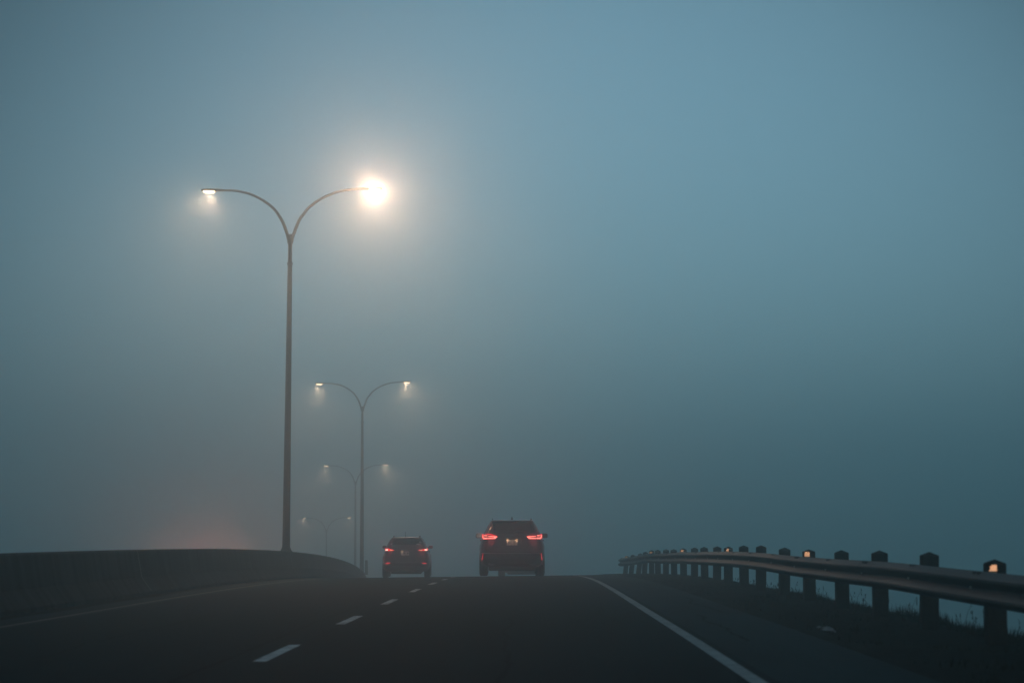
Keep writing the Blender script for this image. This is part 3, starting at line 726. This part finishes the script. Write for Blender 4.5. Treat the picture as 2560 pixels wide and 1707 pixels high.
    bm = bmesh.new(); tube(bm, [(0, sh.rear(0, 1.25) - .03, 1.25), (.2, sh.rear(.2, 1.29) - .03, 1.29), (.5, sh.rear(.5, 1.27) - .03, 1.27)], .012, 8); mesh_obj('wiper', bm, M['dark_plastic'], root)
    mesh_obj('windscreen', panel(sh, 'front', [(-.72, 1.17), (.72, 1.17), (.60, 1.50), (-.60, 1.50)], .005, .01), M['glass'], root, 40)
    mesh_obj('grille', panel(sh, 'front', [(-.42, .62), (.42, .62), (.46, .80), (-.46, .80)], .012, .02), M['dark_plastic'], root)
    mirrors_etc(root, sh, pm, .84, 1.01, 1.135, 1.255, 2.95, 1.02)
    if lit_rear and name == 'compact_suv':
        for poly in ([q(405, 520), q(440, 525), q(475, 470), q(430, 490)], [q(1130, 520), q(1260, 525), q(1250, 510), q(1140, 485)], [q(1200, 450), q(1260, 480), q(1275, 455), q(1225, 425)]):
            mesh_obj('pale_patch', panel(sh, 'rear', poly, .012, .008, 3), M['pale_patch'], rw)  # irregular pale patches on the rear window
    return root
tag(build_large_suv(78.6, -0.42 + 0.0), 'dark plum suv in the right lane with glowing red tail lamps and lettered plate', 'car')
tag(build_small_suv('compact_suv', 105.5, -4.25, (0.018, 0.004, 0.009)), 'smaller dark maroon suv in the left lane with rod antenna and roof rails', 'car')
tag(build_small_suv('car', 116.0, 0.52, (0.02, 0.02, 0.022), lit_rear=False), 'dark car almost hidden ahead of the plum suv, one tyre showing beneath it', 'car')
tag(build_small_suv('oncoming_car', 132.0, -13.9, (0.03, 0.03, 0.035), lit_rear=False, head=True, rz=math.pi), 'oncoming car hidden behind the concrete barrier, headlamps glowing orange in the fog', 'car')

# ------------------------------------------------------------------ grass along the verge, litter
def grass():
    bm = bmesh.new(); rg = random.Random(11)
    def blade(p, h, w_, bend, ang):
        dx, dy = math.cos(ang), math.sin(ang); px, py_ = -dy * w_, dx * w_
        b0 = p; m1 = p + Vector((dx * bend * .3, dy * bend * .3, h * .55)); tp = p + Vector((dx * bend, dy * bend, h))
        v = [bm.verts.new(b0 + Vector((px, py_, 0))), bm.verts.new(b0 - Vector((px, py_, 0))), bm.verts.new(m1 - Vector((px, py_, 0)) * .7), bm.verts.new(m1 + Vector((px, py_, 0)) * .7), bm.verts.new(tp)]
        bm.faces.new(v[:4]); bm.faces.new((v[3], v[2], v[4]))
    def base(X, d): return P(X, d, float(np.interp(X, [2.62, 3.0, 4.0, 4.2, 4.4, 4.9], [-.02, .0, 0, -.01, -.06, -.28])) - 0.01)
    for _ in range(16000):     # low tufts on the gravel
        d = 16 + 70 * rg.random() ** 1.6; X = rg.uniform(2.75, 4.35)
        if math.sin(d * 1.9 + X * 5) + math.sin(d * .63 - X * 3) < rg.uniform(-.6, 1.2): continue
        blade(base(X, d), rg.uniform(.02, .075), rg.uniform(.003, .006), rg.uniform(0, .05), rg.uniform(0, 6.28))
    for _ in range(30000):     # ragged edge behind the posts
        d = 17 + 60 * rg.random() ** 1.4; X = rg.gauss(4.3, .12)
        k = .5 + .5 * math.sin(d * .8) * math.sin(d * .33 + 1) + .3 * math.sin(d * 2.7)
        fade = min(1.0, max(.25, (62 - d) / 28))
        h = (.035 + .15 * max(0, k) * rg.random() ** 1.6) * fade
        blade(base(X, d), h, rg.uniform(.002, .004), rg.uniform(0, .06), rg.uniform(0, 6.28))
    for _ in range(120):      # thin dry stalks with seed heads
        d = 19 + 38 * rg.random(); X = rg.gauss(4.28, .1); p = base(X, d)
        h = rg.uniform(.12, .27) * min(1.0, max(.5, (60 - d) / 22)); a = rg.uniform(0, 6.28); bnd = rg.uniform(.0, .10)
        tube(bm, [p, p + Vector((math.cos(a) * bnd * .3, math.sin(a) * bnd * .3, h * .6)), p + Vector((math.cos(a) * bnd, math.sin(a) * bnd, h))], [.0025, .002, .0012], 4, False)
        tip = p + Vector((math.cos(a) * bnd, math.sin(a) * bnd, h))
        for q_ in range(rg.randint(3, 7)):
            blade(tip - Vector((0, 0, rg.uniform(0, h * .35))), rg.uniform(.02, .045), .004, rg.uniform(.01, .04), rg.uniform(0, 6.28))
    return mesh_obj('grass', bm, M['grass'])
tag(grass(), 'dark ragged grass and dry stalks along the verge under the guardrail', 'grass', kind='stuff')
bm = bmesh.new(); rg = random.Random(3); pr = None
for i in range(15):
    d = 25.4 + i * .085; X = 2.83 - .0 * i + .02 * math.sin(i * 1.3); ww = .020 + .030 * math.exp(-((i - 5) / 2.0) ** 2)
    z = .022 + .010 * math.sin(i * 1.1) + .022 * math.exp(-((i - 5) / 2.0) ** 2)
    row = [bm.verts.new(P(X - ww, d, z)), bm.verts.new(P(X, d + .03, z + .015)), bm.verts.new(P(X + ww, d, z - .005))]
    if pr and i not in (9, 12):
        for k in range(2): bm.faces.new((pr[k], pr[k + 1], row[k + 1], row[k]))
    pr = row
lt = mesh_obj('plastic_scrap', bm, M['litter'])
md = lt.modifiers.new('solid', 'SOLIDIFY'); md.thickness = .004
tag(lt, 'torn strip of pale plastic lying on the dark gravel edge of the right shoulder', 'litter')

# ------------------------------------------------------------------ haze
bm = bmesh.new(); box(bm, (0, 1400, -1.0), (4010, 3620, 50))
hz = mesh_obj('haze', bm, None)
hm = bpy.data.materials.new('haze'); hm.use_nodes = True; t = hm.node_tree; t.nodes.clear()
pv = t.nodes.new('ShaderNodeVolumePrincipled'); pv.inputs['Color'].default_value = FOG_COLOR; pv.inputs['Density'].default_value = FOG_DENSITY
pv.inputs['Anisotropy'].default_value = FOG_G
oo = t.nodes.new('ShaderNodeOutputMaterial'); t.links.new(pv.outputs[0], oo.inputs['Volume'])
hz.data.materials.append(hm); tag(hz, 'thin grey blue fog filling the air over the road', 'fog', kind='stuff')
